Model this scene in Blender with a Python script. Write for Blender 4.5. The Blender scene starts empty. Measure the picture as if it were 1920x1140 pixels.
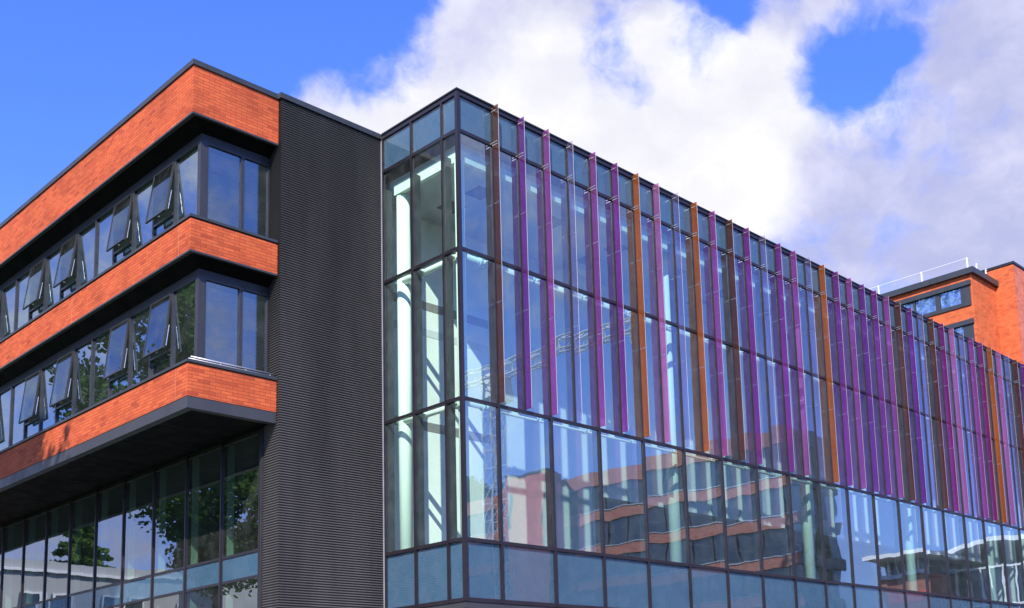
import bpy, math, random
from mathutils import Vector, Matrix

random.seed(7)
S = bpy.context.scene
COL = S.collection

# ------------------------------------------------------------------ camera
cam_d = bpy.data.cameras.new('camera')
cam = bpy.data.objects.new('camera', cam_d)
COL.objects.link(cam)
F, CX, CY = 2128.08, 1110.93, 1020.78
cam_d.sensor_fit = 'HORIZONTAL'
cam_d.sensor_width = 36.0
cam_d.lens = 36.0 * F / 1920.0
cam_d.shift_x = -(CX - 960.0) / 1920.0
cam_d.shift_y = (CY - 570.0) / 1920.0
cam_d.clip_start = 0.1
cam_d.clip_end = 3000.0
cam.matrix_world = (Matrix.Translation((-18.160, -21.298, 1.596)) @ Matrix.Rotation(-0.81932, 4, 'Z')
                    @ Matrix.Rotation(math.pi / 2 + 0.1535, 4, 'X') @ Matrix.Rotation(-0.03517, 4, 'Z'))
S.camera = cam
S.view_settings.view_transform = 'Standard'
S.view_settings.look = 'None'
S.view_settings.exposure = 0.75
S.cycles.transparent_max_bounces = 40
S.cycles.max_bounces = 10
S.cycles.caustics_reflective = False
S.cycles.caustics_refractive = False

# ------------------------------------------------------------------ sun
SUN = Vector((1.0, 0.79, -1.0)).normalized()          # travel direction of the light
sd = bpy.data.lights.new('sun', 'SUN')
sd.energy = 5.0
sd.angle = math.radians(0.5)
sd.color = (1.0, 0.95, 0.87)
sun = bpy.data.objects.new('sun', sd)
COL.objects.link(sun)
sun.location = (-60, -50, 80)
sun.rotation_euler = SUN.to_track_quat('-Z', 'Y').to_euler()


class NT:
    """small helper for node graphs"""
    def __init__(s, tree):
        s.t = tree
        s.n = tree.nodes
        s.l = tree.links

    def new(s, typ, **kw):
        n = s.n.new(typ)
        for k, v in kw.items():
            setattr(n, k, v)
        return n

    def put(s, sock, v):
        if v is None:
            return
        if isinstance(v, bpy.types.NodeSocket):
            s.l.new(v, sock)
        else:
            if sock.type == 'RGBA' and len(v) == 3:
                v = (*v, 1.0)
            sock.default_value = v

    def m(s, op, a, b=None, c=None, clamp=False):
        n = s.new('ShaderNodeMath', operation=op, use_clamp=clamp)
        s.put(n.inputs[0], a); s.put(n.inputs[1], b); s.put(n.inputs[2], c)
        return n.outputs[0]

    def vm(s, op, a, b=None, out=0):
        n = s.new('ShaderNodeVectorMath', operation=op)
        s.put(n.inputs[0], a); s.put(n.inputs[1], b)
        return n.outputs[out]

    def mix(s, f, a, b, blend='MIX'):
        n = s.new('ShaderNodeMix', data_type='RGBA', blend_type=blend)
        s.put(n.inputs[0], f); s.put(n.inputs[6], a); s.put(n.inputs[7], b)
        return n.outputs[2]

    def rng(s, v, a, b, c=0.0, d=1.0, smooth=True):
        n = s.new('ShaderNodeMapRange', interpolation_type='SMOOTHSTEP' if smooth else 'LINEAR')
        for i, x in enumerate((v, a, b, c, d)):
            s.put(n.inputs[i], x)
        return n.outputs[0]

    def noise(s, vec, scale, detail=4, rough=0.55, dist=0.0, out=0):
        n = s.new('ShaderNodeTexNoise')
        s.put(n.inputs['Vector'], vec)
        n.inputs['Scale'].default_value = scale
        n.inputs['Detail'].default_value = detail
        n.inputs['Roughness'].default_value = rough
        n.inputs['Distortion'].default_value = dist
        return n.outputs[out]


# ------------------------------------------------------------------ sky with clouds (all in world directions)
world = bpy.data.worlds.new('World')
S.world = world
world.use_nodes = True
world.node_tree.nodes.clear()
W = NT(world.node_tree)
POS = [(0.563, 0.631, 0.533, 0.055, 1), (0.607, 0.61, 0.51, 0.071, 1), (0.65, 0.566, 0.508, 0.065, 1), (0.672, 0.527, 0.519, 0.044, 1),
       (0.709, 0.508, 0.488, 0.061, 1), (0.736, 0.469, 0.487, 0.043, 1), (0.685, 0.571, 0.452, 0.089, 1), (0.761, 0.474, 0.442, 0.077, 1),
       (0.519, 0.7, 0.491, 0.052, 1.0), (0.482, 0.72, 0.495, 0.045, 0.85), (0.552, 0.666, 0.502, 0.047, 0.9), (0.798, 0.411, 0.441, 0.071, 1),
       (0.811, 0.332, 0.482, 0.054, 1), (0.802, 0.304, 0.514, 0.053, 1), (0.835, 0.383, 0.397, 0.089, 1), (0.862, 0.31, 0.402, 0.076, 1),
       (0.772, 0.439, 0.461, 0.035, 0.9), (0.793, 0.387, 0.471, 0.027, 0.5), (0.567, 0.602, 0.563, 0.05, 0.5), (0.618, 0.552, 0.56, 0.048, 0.55),
       (0.72, 0.429, 0.545, 0.037, 0.8), (0.743, 0.396, 0.54, 0.025, 0.6), (0.639, 0.654, 0.405, 0.136, 1), (0.735, 0.557, 0.387, 0.112, 1),
       (0.375, 0.759, 0.532, 0.020, 0.75), (0.754, 0.372, 0.545, 0.030, 0.7), (0.738, 0.403, 0.545, 0.028, 0.6)]
NEG = [(0.766, 0.393, 0.508, 0.050, 1.1), (0.751, 0.43, 0.5, 0.036, 1.0), (0.689, 0.491, 0.533, 0.032, 0.72), (0.49, 0.681, 0.543, 0.051, 1),
       (0.635, 0.551, 0.542, 0.024, 0.4), (0.338, 0.802, 0.492, 0.097, 1), (0.412, 0.738, 0.535, 0.06, 0.8)]
WH = [(0.672, 0.527, 0.519, 0.047, 1), (0.708, 0.507, 0.492, 0.056, 1), (0.735, 0.468, 0.491, 0.037, 1), (0.682, 0.568, 0.46, 0.071, 1),
      (0.722, 0.527, 0.449, 0.067, 0.9), (0.617, 0.594, 0.516, 0.057, 0.8), (0.592, 0.632, 0.499, 0.065, 0.7), (0.519, 0.7, 0.491, 0.046, 0.8),
      (0.781, 0.424, 0.458, 0.034, 0.7), (0.789, 0.39, 0.475, 0.025, 0.6), (0.752, 0.512, 0.415, 0.052, 0.6)]
GR = [(0.807, 0.32, 0.497, 0.062, 0.8), (0.835, 0.363, 0.413, 0.08, 1), (0.803, 0.443, 0.398, 0.075, 0.8), (0.57, 0.625, 0.534, 0.039, 0.6)]
tc = W.new('ShaderNodeTexCoord')
D = W.vm('NORMALIZE', tc.outputs['Generated'])
warp = W.noise(D, 9.0, 4, 0.6, out=1)
Dw = W.vm('ADD', D, W.vm('MULTIPLY', W.vm('SUBTRACT', warp, (0.5, 0.5, 0.5)), (0.055, 0.055, 0.055)))


def blobs(lst, grow=1.7):
    tot = None
    for x, y, z, r, w in lst:
        dd = W.vm('DISTANCE', Dw, Vector((x, y, z)).normalized(), out=1)
        v = W.rng(dd, r * grow, r * 0.15, 0.0, w)
        tot = v if tot is None else W.m('ADD', tot, v)
    return tot


pos = W.m('MINIMUM', blobs(POS), 1.2)
neg = blobs(NEG)
sep = W.new('ShaderNodeSeparateXYZ')
W.put(sep.inputs[0], D)
# the rest of the sky: broken cloud to the north-west, mostly clear to the south-east
nw = W.rng(W.vm('DOT_PRODUCT', D, Vector((-0.55, 0.80, 0.25)).normalized(), out=1), 0.5, 0.97, 0.0, 0.52)
south = W.rng(W.vm('DOT_PRODUCT', D, Vector((0.6, -0.75, 0.45)).normalized(), out=1), 0.7, 1.0, 0.0, 0.22)
stretch = W.vm('MULTIPLY', Dw, (1.0, 1.0, 1.7))
n1 = W.noise(stretch, 5.5, 9, 0.6)
n2 = W.noise(Dw, 24.0, 8, 0.62)
nn = W.m('ADD', W.m('MULTIPLY', W.m('SUBTRACT', n1, 0.5), 2.3), W.m('MULTIPLY', W.m('SUBTRACT', n2, 0.5), 1.5))
field = W.m('ADD', W.m('ADD', W.m('SUBTRACT', pos, W.m('MULTIPLY', neg, 1.05)), W.m('ADD', nw, south)), nn)
cover = W.rng(field, 0.05, 1.05)
white = W.m('ADD', W.m('SUBTRACT', W.m('ADD', W.m('MULTIPLY', nw, 0.7), W.m('MINIMUM', blobs(WH, 1.6), 1.1)), W.m('MULTIPLY', blobs(GR, 1.6), 0.8)), W.m('MULTIPLY', nn, 0.55))
wf = W.rng(white, -0.25, 0.95)
n3 = W.noise(W.vm('MULTIPLY', Dw, (1.0, 1.0, 1.5)), 13.0, 8, 0.58)
n4 = W.noise(W.vm('MULTIPLY', Dw, (1.0, 1.0, 2.2)), 5.0, 6, 0.55)
sh = W.rng(W.m('ADD', W.m('MULTIPLY', n3, 0.5), W.m('MULTIPLY', n4, 0.5)), 0.38, 0.64)
grey = W.mix(sh, (0.30, 0.32, 0.50), (0.46, 0.465, 0.60))
bright = W.mix(sh, (0.52, 0.52, 0.58), (0.62, 0.62, 0.62))
cloud = W.mix(wf, grey, bright)
sky = W.new('ShaderNodeTexSky', sky_type='NISHITA')
sky.sun_disc = False
sky.sun_elevation = math.asin(-SUN.z)
sky.sun_rotation = math.atan2(-SUN.x, -SUN.y)
sky.altitude = 60
sky.air_density = 1.0
sky.dust_density = 0.4
sky.ozone_density = 3.0
tint = W.mix(1.0, sky.outputs[0], (0.72, 1.02, 2.1), 'MULTIPLY')
# both in the same units: the Background strength is 0.1
cl10 = W.mix(1.0, cloud, (10.0, 10.0, 10.0), 'MULTIPLY')
veil = W.rng(sep.outputs[2], 0.44, 0.03, 0.0, 0.38)
tint = W.mix(veil, tint, (3.6, 4.1, 5.2))
skycol = W.mix(cover, tint, cl10)
bg = W.new('ShaderNodeBackground')
W.put(bg.inputs[0], skycol)
bg.inputs[1].default_value = 0.1
wo = W.new('ShaderNodeOutputWorld')
W.l.new(bg.outputs[0], wo.inputs[0])


# ------------------------------------------------------------------ materials
def mat(name):
    m = bpy.data.materials.new(name)
    m.use_nodes = True
    m.node_tree.nodes.clear()
    return m, NT(m.node_tree)


def finish(N, shader):
    o = N.new('ShaderNodeOutputMaterial')
    N.l.new(shader, o.inputs[0])


def geo_pos(N):
    return N.new('ShaderNodeNewGeometry').outputs['Position']


def solid(name, col, rough=0.5, metal=0.0, spec=0.5, var=0.08, scale=3.0, bump=0.0, bscale=40.0, streak=False, bdist=0.01):
    m, N = mat(name)
    b = N.new('ShaderNodeBsdfPrincipled')
    p = geo_pos(N)
    v = p
    if streak:
        v = N.vm('MULTIPLY', p, (1.0, 1.0, 0.15))
    n = N.noise(v, scale, 5, 0.6)
    f = N.rng(n, 0.3, 0.7, 1 - var, 1 + var)
    N.put(b.inputs['Base Color'], N.mix(1.0, col, N.vm('MULTIPLY', (1, 1, 1), None) if False else _grey(N, f), 'MULTIPLY'))
    N.put(b.inputs['Roughness'], N.rng(N.noise(p, scale * 2.3, 4), 0.3, 0.7, max(0.02, rough - 0.08), min(1, rough + 0.08)))
    b.inputs['Metallic'].default_value = metal
    b.inputs['Specular IOR Level'].default_value = spec
    if bump:
        bn = N.new('ShaderNodeBump')
        bn.inputs['Strength'].default_value = bump
        bn.inputs['Distance'].default_value = bdist
        N.put(bn.inputs['Height'], N.noise(p, bscale, 4))
        N.l.new(bn.outputs[0], b.inputs['Normal'])
    finish(N, b.outputs[0])
    return m


def _grey(N, f):
    c = N.new('ShaderNodeCombineColor')
    for i in range(3):
        N.put(c.inputs[i], f)
    return c.outputs[0]


def uv_wall(N, scale=1.0):
    p = geo_pos(N)
    s = N.new('ShaderNodeSeparateXYZ')
    N.put(s.inputs[0], p)
    c = N.new('ShaderNodeCombineXYZ')
    N.put(c.inputs[0], N.m('ADD', s.outputs[0], s.outputs[1]))
    N.put(c.inputs[1], s.outputs[2])
    return c.outputs[0]


def brick_mat(name, c1, c2, c3, bw=0.30, rh=0.084, mortar=0.005, mcol=None):
    m, N = mat(name)
    v = uv_wall(N)
    t = N.new('ShaderNodeTexBrick')
    t.offset = 0.5
    N.put(t.inputs['Vector'], v)
    N.put(t.inputs['Color1'], (0, 0, 0)); N.put(t.inputs['Color2'], (1, 1, 1)); N.put(t.inputs['Mortar'], (0.5, 0.5, 0.5))
    t.inputs['Scale'].default_value = 1.0
    t.inputs['Brick Width'].default_value = bw
    t.inputs['Row Height'].default_value = rh
    t.inputs['Mortar Size'].default_value = mortar
    t.inputs['Mortar Smooth'].default_value = 0.3
    t.inputs['Bias'].default_value = 0.0
    sc = N.new('ShaderNodeSeparateColor')
    N.put(sc.inputs[0], t.outputs['Color'])
    col = N.mix(N.rng(sc.outputs[0], 0.0, 0.55, smooth=False), c1, c2)
    col = N.mix(N.rng(sc.outputs[0], 0.72, 1.0, smooth=False), col, c3)
    big = N.noise(v, 1.1, 4, 0.6)
    col = N.mix(1.0, col, _grey(N, N.rng(big, 0.3, 0.7, 0.84, 1.10)), 'MULTIPLY')
    fine = N.noise(v, 60.0, 3, 0.6)
    col = N.mix(1.0, col, _grey(N, N.rng(fine, 0.3, 0.7, 0.90, 1.08)), 'MULTIPLY')
    col = N.mix(t.outputs['Fac'], col, mcol or tuple(x * 0.45 for x in c2))
    b = N.new('ShaderNodeBsdfPrincipled')
    N.put(b.inputs['Base Color'], col)
    b.inputs['Roughness'].default_value = 0.8
    b.inputs['Specular IOR Level'].default_value = 0.25
    bn = N.new('ShaderNodeBump')
    bn.inputs['Strength'].default_value = 0.5
    bn.inputs['Distance'].default_value = 0.006
    N.put(bn.inputs['Height'], N.m('SUBTRACT', N.m('MULTIPLY', fine, 0.3), t.outputs['Fac']))
    N.l.new(bn.outputs[0], b.inputs['Normal'])
    finish(N, b.outputs[0])
    return m


def glass_mat(name, tint, ior=1.7, coat=(1, 1, 1), wav=0.0022, wscale=0.8, boost=0.0, dirt=0.02):
    """pane: light passes straight through with a tint, the outer faces mirror by Fresnel, slightly wavy"""
    m, N = mat(name)
    g = N.new('ShaderNodeNewGeometry')
    bf = g.outputs['Backfacing']
    fr = N.new('ShaderNodeFresnel')
    N.put(fr.inputs['IOR'], N.mix(bf, _grey(N, ior), _grey(N, 1.0 / ior)) if False else N.m('ADD', N.m('MULTIPLY', bf, 1.0 / ior - ior), ior))
    fac = N.m('MULTIPLY', N.m('ADD', fr.outputs[0], boost, clamp=True), N.m('SUBTRACT', 1.0, bf))
    tr = N.new('ShaderNodeBsdfTransparent')
    N.put(tr.inputs[0], tint)
    gl = N.new('ShaderNodeBsdfGlossy')
    gl.inputs['Roughness'].default_value = 0.0
    N.put(gl.inputs['Color'], coat)
    oi = N.new('ShaderNodeObjectInfo')
    shift = N.m('MULTIPLY', oi.outputs['Random'], 37.0)
    v = N.vm('ADD', g.outputs['Position'], _vec(N, shift, shift, shift))
    nz = N.noise(v, wscale, 2, 0.5, out=1)
    per = N.vm('SUBTRACT', nz, (0.5, 0.5, 0.5))
    rnd_ = oi.outputs['Random']
    lean = N.vm('SUBTRACT', _vec(N, rnd_, N.m('FRACT', N.m('MULTIPLY', rnd_, 7.3)), N.m('FRACT', N.m('MULTIPLY', rnd_, 13.7))), (0.5, 0.5, 0.5))
    off = N.vm('ADD', N.vm('MULTIPLY', per, (wav * 4, wav * 4, wav * 4)), N.vm('MULTIPLY', lean, (0.007, 0.007, 0.007)))
    nrm = N.vm('NORMALIZE', N.vm('ADD', g.outputs['Normal'], off))
    N.put(gl.inputs['Normal'], nrm)
    mx = N.new('ShaderNodeMixShader')
    N.put(mx.inputs[0], fac)
    N.l.new(tr.outputs[0], mx.inputs[1])
    N.l.new(gl.outputs[0], mx.inputs[2])
    out = mx.outputs[0]
    if dirt:
        df = N.new('ShaderNodeBsdfDiffuse')
        N.put(df.inputs[0], (0.5, 0.5, 0.5))
        m2 = N.new('ShaderNodeMixShader')
        N.put(m2.inputs[0], N.rng(N.noise(g.outputs['Position'], 2.2, 6, 0.7), 0.35, 0.75, dirt * 0.4, dirt * 1.7))
        N.l.new(out, m2.inputs[1]); N.l.new(df.outputs[0], m2.inputs[2])
        out = m2.outputs[0]
    finish(N, out)
    return m


def _vec(N, a, b, c):
    n = N.new('ShaderNodeCombineXYZ')
    N.put(n.inputs[0], a); N.put(n.inputs[1], b); N.put(n.inputs[2], c)
    return n.outputs[0]


def fin_mat(name, col, solidity):
    """coloured laminated glass: part of the light passes tinted, part is scattered by the interlayer"""
    m, N = mat(name)
    tr = N.new('ShaderNodeBsdfTransparent')
    p = geo_pos(N)
    s = N.new('ShaderNodeSeparateXYZ'); N.put(s.inputs[0], p)
    tone = N.rng(N.noise(N.vm('MULTIPLY', p, (2, 2, 0.25)), 1.3, 3), 0.3, 0.7, 0.86, 1.1)
    c = N.mix(1.0, col, _grey(N, tone), 'MULTIPLY')
    g = N.new('ShaderNodeGamma'); N.put(g.inputs[0], c); g.inputs[1].default_value = 0.5   # two faces per sheet
    N.put(tr.inputs[0], g.outputs[0])
    body = N.mix(1.0, c, (0.50, 0.50, 0.50), 'MULTIPLY')          # the interlayer itself is deeper than the light it passes
    df = N.new('ShaderNodeBsdfDiffuse'); N.put(df.inputs[0], body)
    tl = N.new('ShaderNodeBsdfTranslucent'); N.put(tl.inputs[0], body)
    a = N.new('ShaderNodeMixShader'); a.inputs[0].default_value = 0.45
    N.l.new(df.outputs[0], a.inputs[1]); N.l.new(tl.outputs[0], a.inputs[2])
    b = N.new('ShaderNodeMixShader'); b.inputs[0].default_value = solidity
    N.l.new(tr.outputs[0], b.inputs[1]); N.l.new(a.outputs[0], b.inputs[2])
    geo = N.new('ShaderNodeNewGeometry')
    fr = N.new('ShaderNodeFresnel')
    N.put(fr.inputs['IOR'], N.m('ADD', N.m('MULTIPLY', geo.outputs['Backfacing'], 1 / 1.45 - 1.45), 1.45))
    gl = N.new('ShaderNodeBsdfGlossy'); gl.inputs['Roughness'].default_value = 0.03
    x = N.new('ShaderNodeMixShader')
    N.put(x.inputs[0], N.m('MULTIPLY', fr.outputs[0], N.m('SUBTRACT', 1.0, geo.outputs['Backfacing'])))
    N.l.new(b.outputs[0], x.inputs[1]); N.l.new(gl.outputs[0], x.inputs[2])
    finish(N, x.outputs[0])
    return m


M = {}
M['brick'] = brick_mat('orange_brick', (0.455, 0.076, 0.026), (0.545, 0.106, 0.034), (0.35, 0.054, 0.022), mortar=0.007, mcol=(0.22, 0.05, 0.025))
M['brick_far'] = brick_mat('far_orange_brick', (0.50, 0.10, 0.032), (0.57, 0.125, 0.04), (0.42, 0.08, 0.03), 0.5, 0.19, 0.008)
M['brick_pink'] = brick_mat('pink_brick', (0.50, 0.13, 0.08), (0.55, 0.16, 0.10), (0.42, 0.10, 0.07), 0.4, 0.15, 0.004)
M['brick_dull'] = brick_mat('opposite_brick', (0.34, 0.12, 0.09), (0.38, 0.14, 0.105), (0.28, 0.09, 0.07), 0.3, 0.1, 0.006)
M['dark_metal'] = solid('dark_grey_metal', (0.016, 0.016, 0.018), 0.42, 0.0, 0.5, 0.10, 1.5, streak=True)
M['trim'] = solid('grey_coated_metal', (0.034, 0.037, 0.040), 0.38, 0.0, 0.5, 0.12, 1.2, streak=True)
M['fascia'] = solid('fascia_metal', (0.040, 0.039, 0.043), 0.40, 0.0, 0.5, 0.12, 0.9, streak=True)
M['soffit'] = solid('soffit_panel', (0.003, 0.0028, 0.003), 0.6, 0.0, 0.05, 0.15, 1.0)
M['rib'] = solid('ribbed_cladding_metal', (0.064, 0.058, 0.057), 0.5, 0.0, 0.3, 0.26, 0.7, streak=True)
M['rib_dark'] = solid('ribbed_cladding_groove', (0.010, 0.010, 0.013), 0.6, 0.0, 0.3, 0.1, 1.0)
M['strip'] = solid('pale_edge_trim', (0.34, 0.33, 0.36), 0.35, 0.3, 0.5, 0.1, 2.0)
M['mullion'] = solid('curtain_wall_frame', (0.017, 0.013, 0.017), 0.35, 0.0, 0.5, 0.15, 1.2, streak=True)
M['mullion_in'] = solid('inner_mullion', (0.030, 0.036, 0.044), 0.5, 0.0, 0.4, 0.1, 1.2)  # shade put into the colour; these frames are pale where sunlit
M['frame'] = solid('window_frame', (0.032, 0.031, 0.035), 0.35, 0.0, 0.5, 0.1, 1.5)
M['steel'] = solid('bright_steel', (0.65, 0.65, 0.65), 0.25, 0.8, 0.5, 0.05, 3.0)
M['mint'] = solid('pale_painted_steel', (0.74, 0.87, 0.76), 0.45, 0.0, 0.5, 0.04, 0.7)
M['plaster'] = solid('interior_plaster', (0.76, 0.79, 0.77), 0.8, 0.0, 0.3, 0.06, 0.5)
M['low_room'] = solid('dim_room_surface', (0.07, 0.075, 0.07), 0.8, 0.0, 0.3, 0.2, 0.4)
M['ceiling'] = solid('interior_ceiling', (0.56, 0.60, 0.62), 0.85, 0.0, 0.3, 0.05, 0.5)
M['vent'] = solid('ceiling_vent_panel', (0.008, 0.012, 0.03), 0.6, 0.0, 0.3, 0.1, 2.0)
M['floor'] = solid('interior_floor', (0.22, 0.21, 0.20), 0.5, 0.0, 0.4, 0.1, 1.0)
M['room'] = solid('interior_room_wall', (0.44, 0.48, 0.45), 0.8, 0.0, 0.3, 0.12, 0.4)
M['spandrel'] = solid('blue_grey_spandrel', (0.075, 0.125, 0.175), 0.30, 0.0, 0.5, 0.06, 0.6)
M['glass_s'] = glass_mat('facade_glass', (0.86, 0.955, 0.95), 2.2, (0.78, 0.90, 0.96), 0.0027, 0.75, 0.18)
M['glass_w'] = glass_mat('return_glass', (0.925, 0.985, 0.95), 1.5, (0.85, 0.95, 1.0), 0.0014, 0.8)
M['glass_win'] = glass_mat('window_glass', (0.62, 0.74, 0.70), 3.0, (0.76, 0.91, 1.0), 0.0012, 0.8, 0.16)
M['glass_sash'] = glass_mat('sash_glass', (0.50, 0.58, 0.55), 2.1, (0.62, 0.84, 1.0), 0.0012, 0.8, 0.02)  # darker copy of the window glass, soffit reflection put into its tint
M['glass_ws'] = glass_mat('south_window_glass', (0.80, 0.88, 0.87), 2.2, (0.86, 0.95, 0.96), 0.0012, 0.8, 0.12)
M['glass_low'] = glass_mat('lower_window_glass', (0.66, 0.78, 0.72), 2.3, (0.92, 0.97, 1.0), 0.0022, 0.7, 0.12)
M['glass_sp'] = glass_mat('spandrel_glass', (0.85, 0.93, 0.96), 1.6, (0.8, 0.9, 1.0), 0.0018, 0.8)
M['stone'] = solid('pale_render', (0.42, 0.43, 0.43), 0.85, 0.0, 0.3, 0.06, 0.3)
M['white'] = solid('white_paint', (0.78, 0.78, 0.78), 0.4, 0.0, 0.5, 0.03, 2.0)
M['asphalt'] = solid('asphalt', (0.05, 0.05, 0.052), 0.9, 0.0, 0.3, 0.25, 0.6, bump=0.3)
M['paving'] = solid('concrete_paving', (0.24, 0.235, 0.22), 0.85, 0.0, 0.3, 0.12, 0.5, bump=0.2)
M['grass'] = solid('grass_ground', (0.06, 0.10, 0.03), 0.95, 0.0, 0.2, 0.3, 0.4)
M['bark'] = solid('bark', (0.10, 0.075, 0.055), 0.9, 0.0, 0.2, 0.3, 3.0)
M['red_sign'] = solid('red_sign_panel', (0.55, 0.05, 0.03), 0.4, 0.0, 0.5, 0.05, 1.0)
M['dark_window'] = solid('dark_office_glass', (0.02, 0.028, 0.032), 0.12, 0.0, 0.8, 0.4, 0.35)
M['tower_window'] = solid('reflective_window', (0.30, 0.42, 0.55), 0.08, 0.9, 0.9, 0.5, 1.6, bump=1.0, bscale=1.4, bdist=0.25)  # blue, patchy base colour stands in for uneven sky reflections


def leaf_mat(name, c1, c2):
    m, N = mat(name)
    p = geo_pos(N)
    n = N.noise(p, 1.2, 3)
    c = N.mix(N.rng(n, 0.35, 0.65), c1, c2)
    df = N.new('ShaderNodeBsdfDiffuse'); N.put(df.inputs[0], c)
    tl = N.new('ShaderNodeBsdfTranslucent'); N.put(tl.inputs[0], c)
    a = N.new('ShaderNodeMixShader'); a.inputs[0].default_value = 0.35
    N.l.new(df.outputs[0], a.inputs[1]); N.l.new(tl.outputs[0], a.inputs[2])
    finish(N, a.outputs[0])
    return m


M['leaf'] = leaf_mat('broad_leaves', (0.05, 0.11, 0.02), (0.11, 0.19, 0.04))
M['needle'] = leaf_mat('conifer_needles', (0.08, 0.16, 0.03), (0.18, 0.27, 0.05))

FINC = {
    'br': ((0.36, 0.15, 0.09), 0.32), 'dp': ((0.42, 0.11, 0.50), 0.36), 'mg': ((0.68, 0.20, 0.60), 0.36),
    'pk': ((0.92, 0.38, 0.70), 0.34), 'cl': ((0.80, 0.72, 0.92), 0.08), 'or': ((0.86, 0.28, 0.06), 0.46),
    'pu': ((0.55, 0.13, 0.56), 0.36), 'lb': ((0.68, 0.64, 0.94), 0.12), 'dm': ((0.58, 0.10, 0.42), 0.36),
}
FM = {k: fin_mat('fin_glass_' + n, FINC[k][0], FINC[k][1]) for k, n in
      dict(br='brown', dp='deep_purple', mg='magenta', pk='pink', cl='clear_lilac', pu='purple', lb='lilac_blue', dm='crimson', **{'or': 'orange'}).items()}


# ------------------------------------------------------------------ mesh helpers
class MB:
    def __init__(s):
        s.v = []; s.f = []

    def box(s, x0, x1, y0, y1, z0, z1):
        b = len(s.v)
        s.v += [(x0, y0, z0), (x1, y0, z0), (x1, y1, z0), (x0, y1, z0), (x0, y0, z1), (x1, y0, z1), (x1, y1, z1), (x0, y1, z1)]
        s.f += [tuple(b + i for i in q) for q in ((0, 3, 2, 1), (4, 5, 6, 7), (0, 1, 5, 4), (1, 2, 6, 5), (2, 3, 7, 6), (3, 0, 4, 7))]
        return s

    def prism(s, pts, z0, z1):
        """counter-clockwise footprint"""
        b = len(s.v); n = len(pts)
        s.v += [(x, y, z0) for x, y in pts] + [(x, y, z1) for x, y in pts]
        s.f += [tuple(b + i for i in reversed(range(n))), tuple(b + n + i for i in range(n))]
        s.f += [(b + i, b + (i + 1) % n, b + n + (i + 1) % n, b + n + i) for i in range(n)]
        return s

    def tube(s, p0, p1, r0, r1=None, n=16, cap=True):
        r1 = r0 if r1 is None else r1
        p0 = Vector(p0); p1 = Vector(p1); d = (p1 - p0).normalized()
        a = d.orthogonal().normalized(); c = d.cross(a)
        b = len(s.v)
        for p, r in ((p0, r0), (p1, r1)):
            for i in range(n):
                t = 2 * math.pi * i / n
                s.v.append(tuple(p + a * math.cos(t) * r + c * math.sin(t) * r))
        s.f += [(b + i, b + (i + 1) % n, b + n + (i + 1) % n, b + n + i) for i in range(n)]
        if cap:
            s.f += [tuple(b + i for i in reversed(range(n))), tuple(b + n + i for i in range(n))]
        return s

    def quad(s, a, b_, c, d):
        b = len(s.v)
        s.v += [tuple(a), tuple(b_), tuple(c), tuple(d)]
        s.f.append((b, b + 1, b + 2, b + 3))
        return s

    def build(s, name, m, parent=None, smooth=False):
        me = bpy.data.meshes.new(name)
        off = Vector((0, 0, 0))
        if parent is not None:
            off = world_loc(parent)
        # object origin at the middle of its own box, so that every part sits where it is
        xs = [v[0] for v in s.v]; ys = [v[1] for v in s.v]; zs = [v[2] for v in s.v]
        c = Vector(((min(xs) + max(xs)) / 2, (min(ys) + max(ys)) / 2, min(zs)))
        me.from_pydata([(v[0] - c.x, v[1] - c.y, v[2] - c.z) for v in s.v], [], s.f)
        me.materials.append(m)
        if smooth:
            for p in me.polygons:
                p.use_smooth = len(p.vertices) == 4
        o = bpy.data.objects.new(name, me)
        COL.objects.link(o)
        o.parent = parent
        o.location = c - off
        return o


def world_loc(o):
    p = Vector((0, 0, 0))
    while o is not None:
        p = p + o.location
        o = o.parent
    return p


def thing(name, label, cat, loc=(0, 0, 0), group=None):
    o = bpy.data.objects.new(name, None)
    o.empty_display_size = 0.5
    COL.objects.link(o)
    o.location = loc
    tag(o, label, cat, group)
    return o


def tag(o, label=None, cat=None, group=None, kind=None):
    if label: o['label'] = label
    if cat: o['category'] = cat
    if group: o['group'] = group
    if kind: o['kind'] = kind
    return o


def box(name, m, parent, *b):
    return MB().box(*b).build(name, m, parent)


# ------------------------------------------------------------------ measured geometry
m0, m = 0.239, 0.963
ZR, Z1, Z2, Z3, Z4, Z5 = 18.206, 17.05, 13.777, 9.777, 6.155, 4.603
B, C0, DD = 3.273, 3.238, 2.382          # dark wall plane y, its left corner -x, brick overhang
YB = B + 0.13                             # brick south face
XB = -C0 - DD                             # brick west face
XW, YW = -5.148, 3.842                    # recessed glazing planes
YG = 4.10                                 # where the ground-floor glazing starts
YN = 33.0                                 # north end that can be seen

# ------------------------------------------------------------------ ground
MB().box(-600, 900, -600, 900, -1.0, 0.0).build('ground', M['grass'])
bpy.data.objects['ground']['kind'] = 'structure'
o = MB().box(-40, 260, -34, -9, 0.0, 0.004).build('road', M['asphalt']); o['kind'] = 'structure'
mk = MB()
for i in range(40):
    mk.box(-38 + i * 7, -35 + i * 7, -21.6, -21.45, 0.004, 0.008)
o = mk.build('road_markings', M['white']); o['kind'] = 'structure'
o = MB().box(-5.6, 260, -9, 60, 0.0, 0.12).build('pavement', M['paving']); o['kind'] = 'structure'
o = MB().box(-12, -5.61, -9, 60, 0.0, 0.12).build('side_pavement', M['paving']); o['kind'] = 'structure'

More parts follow.
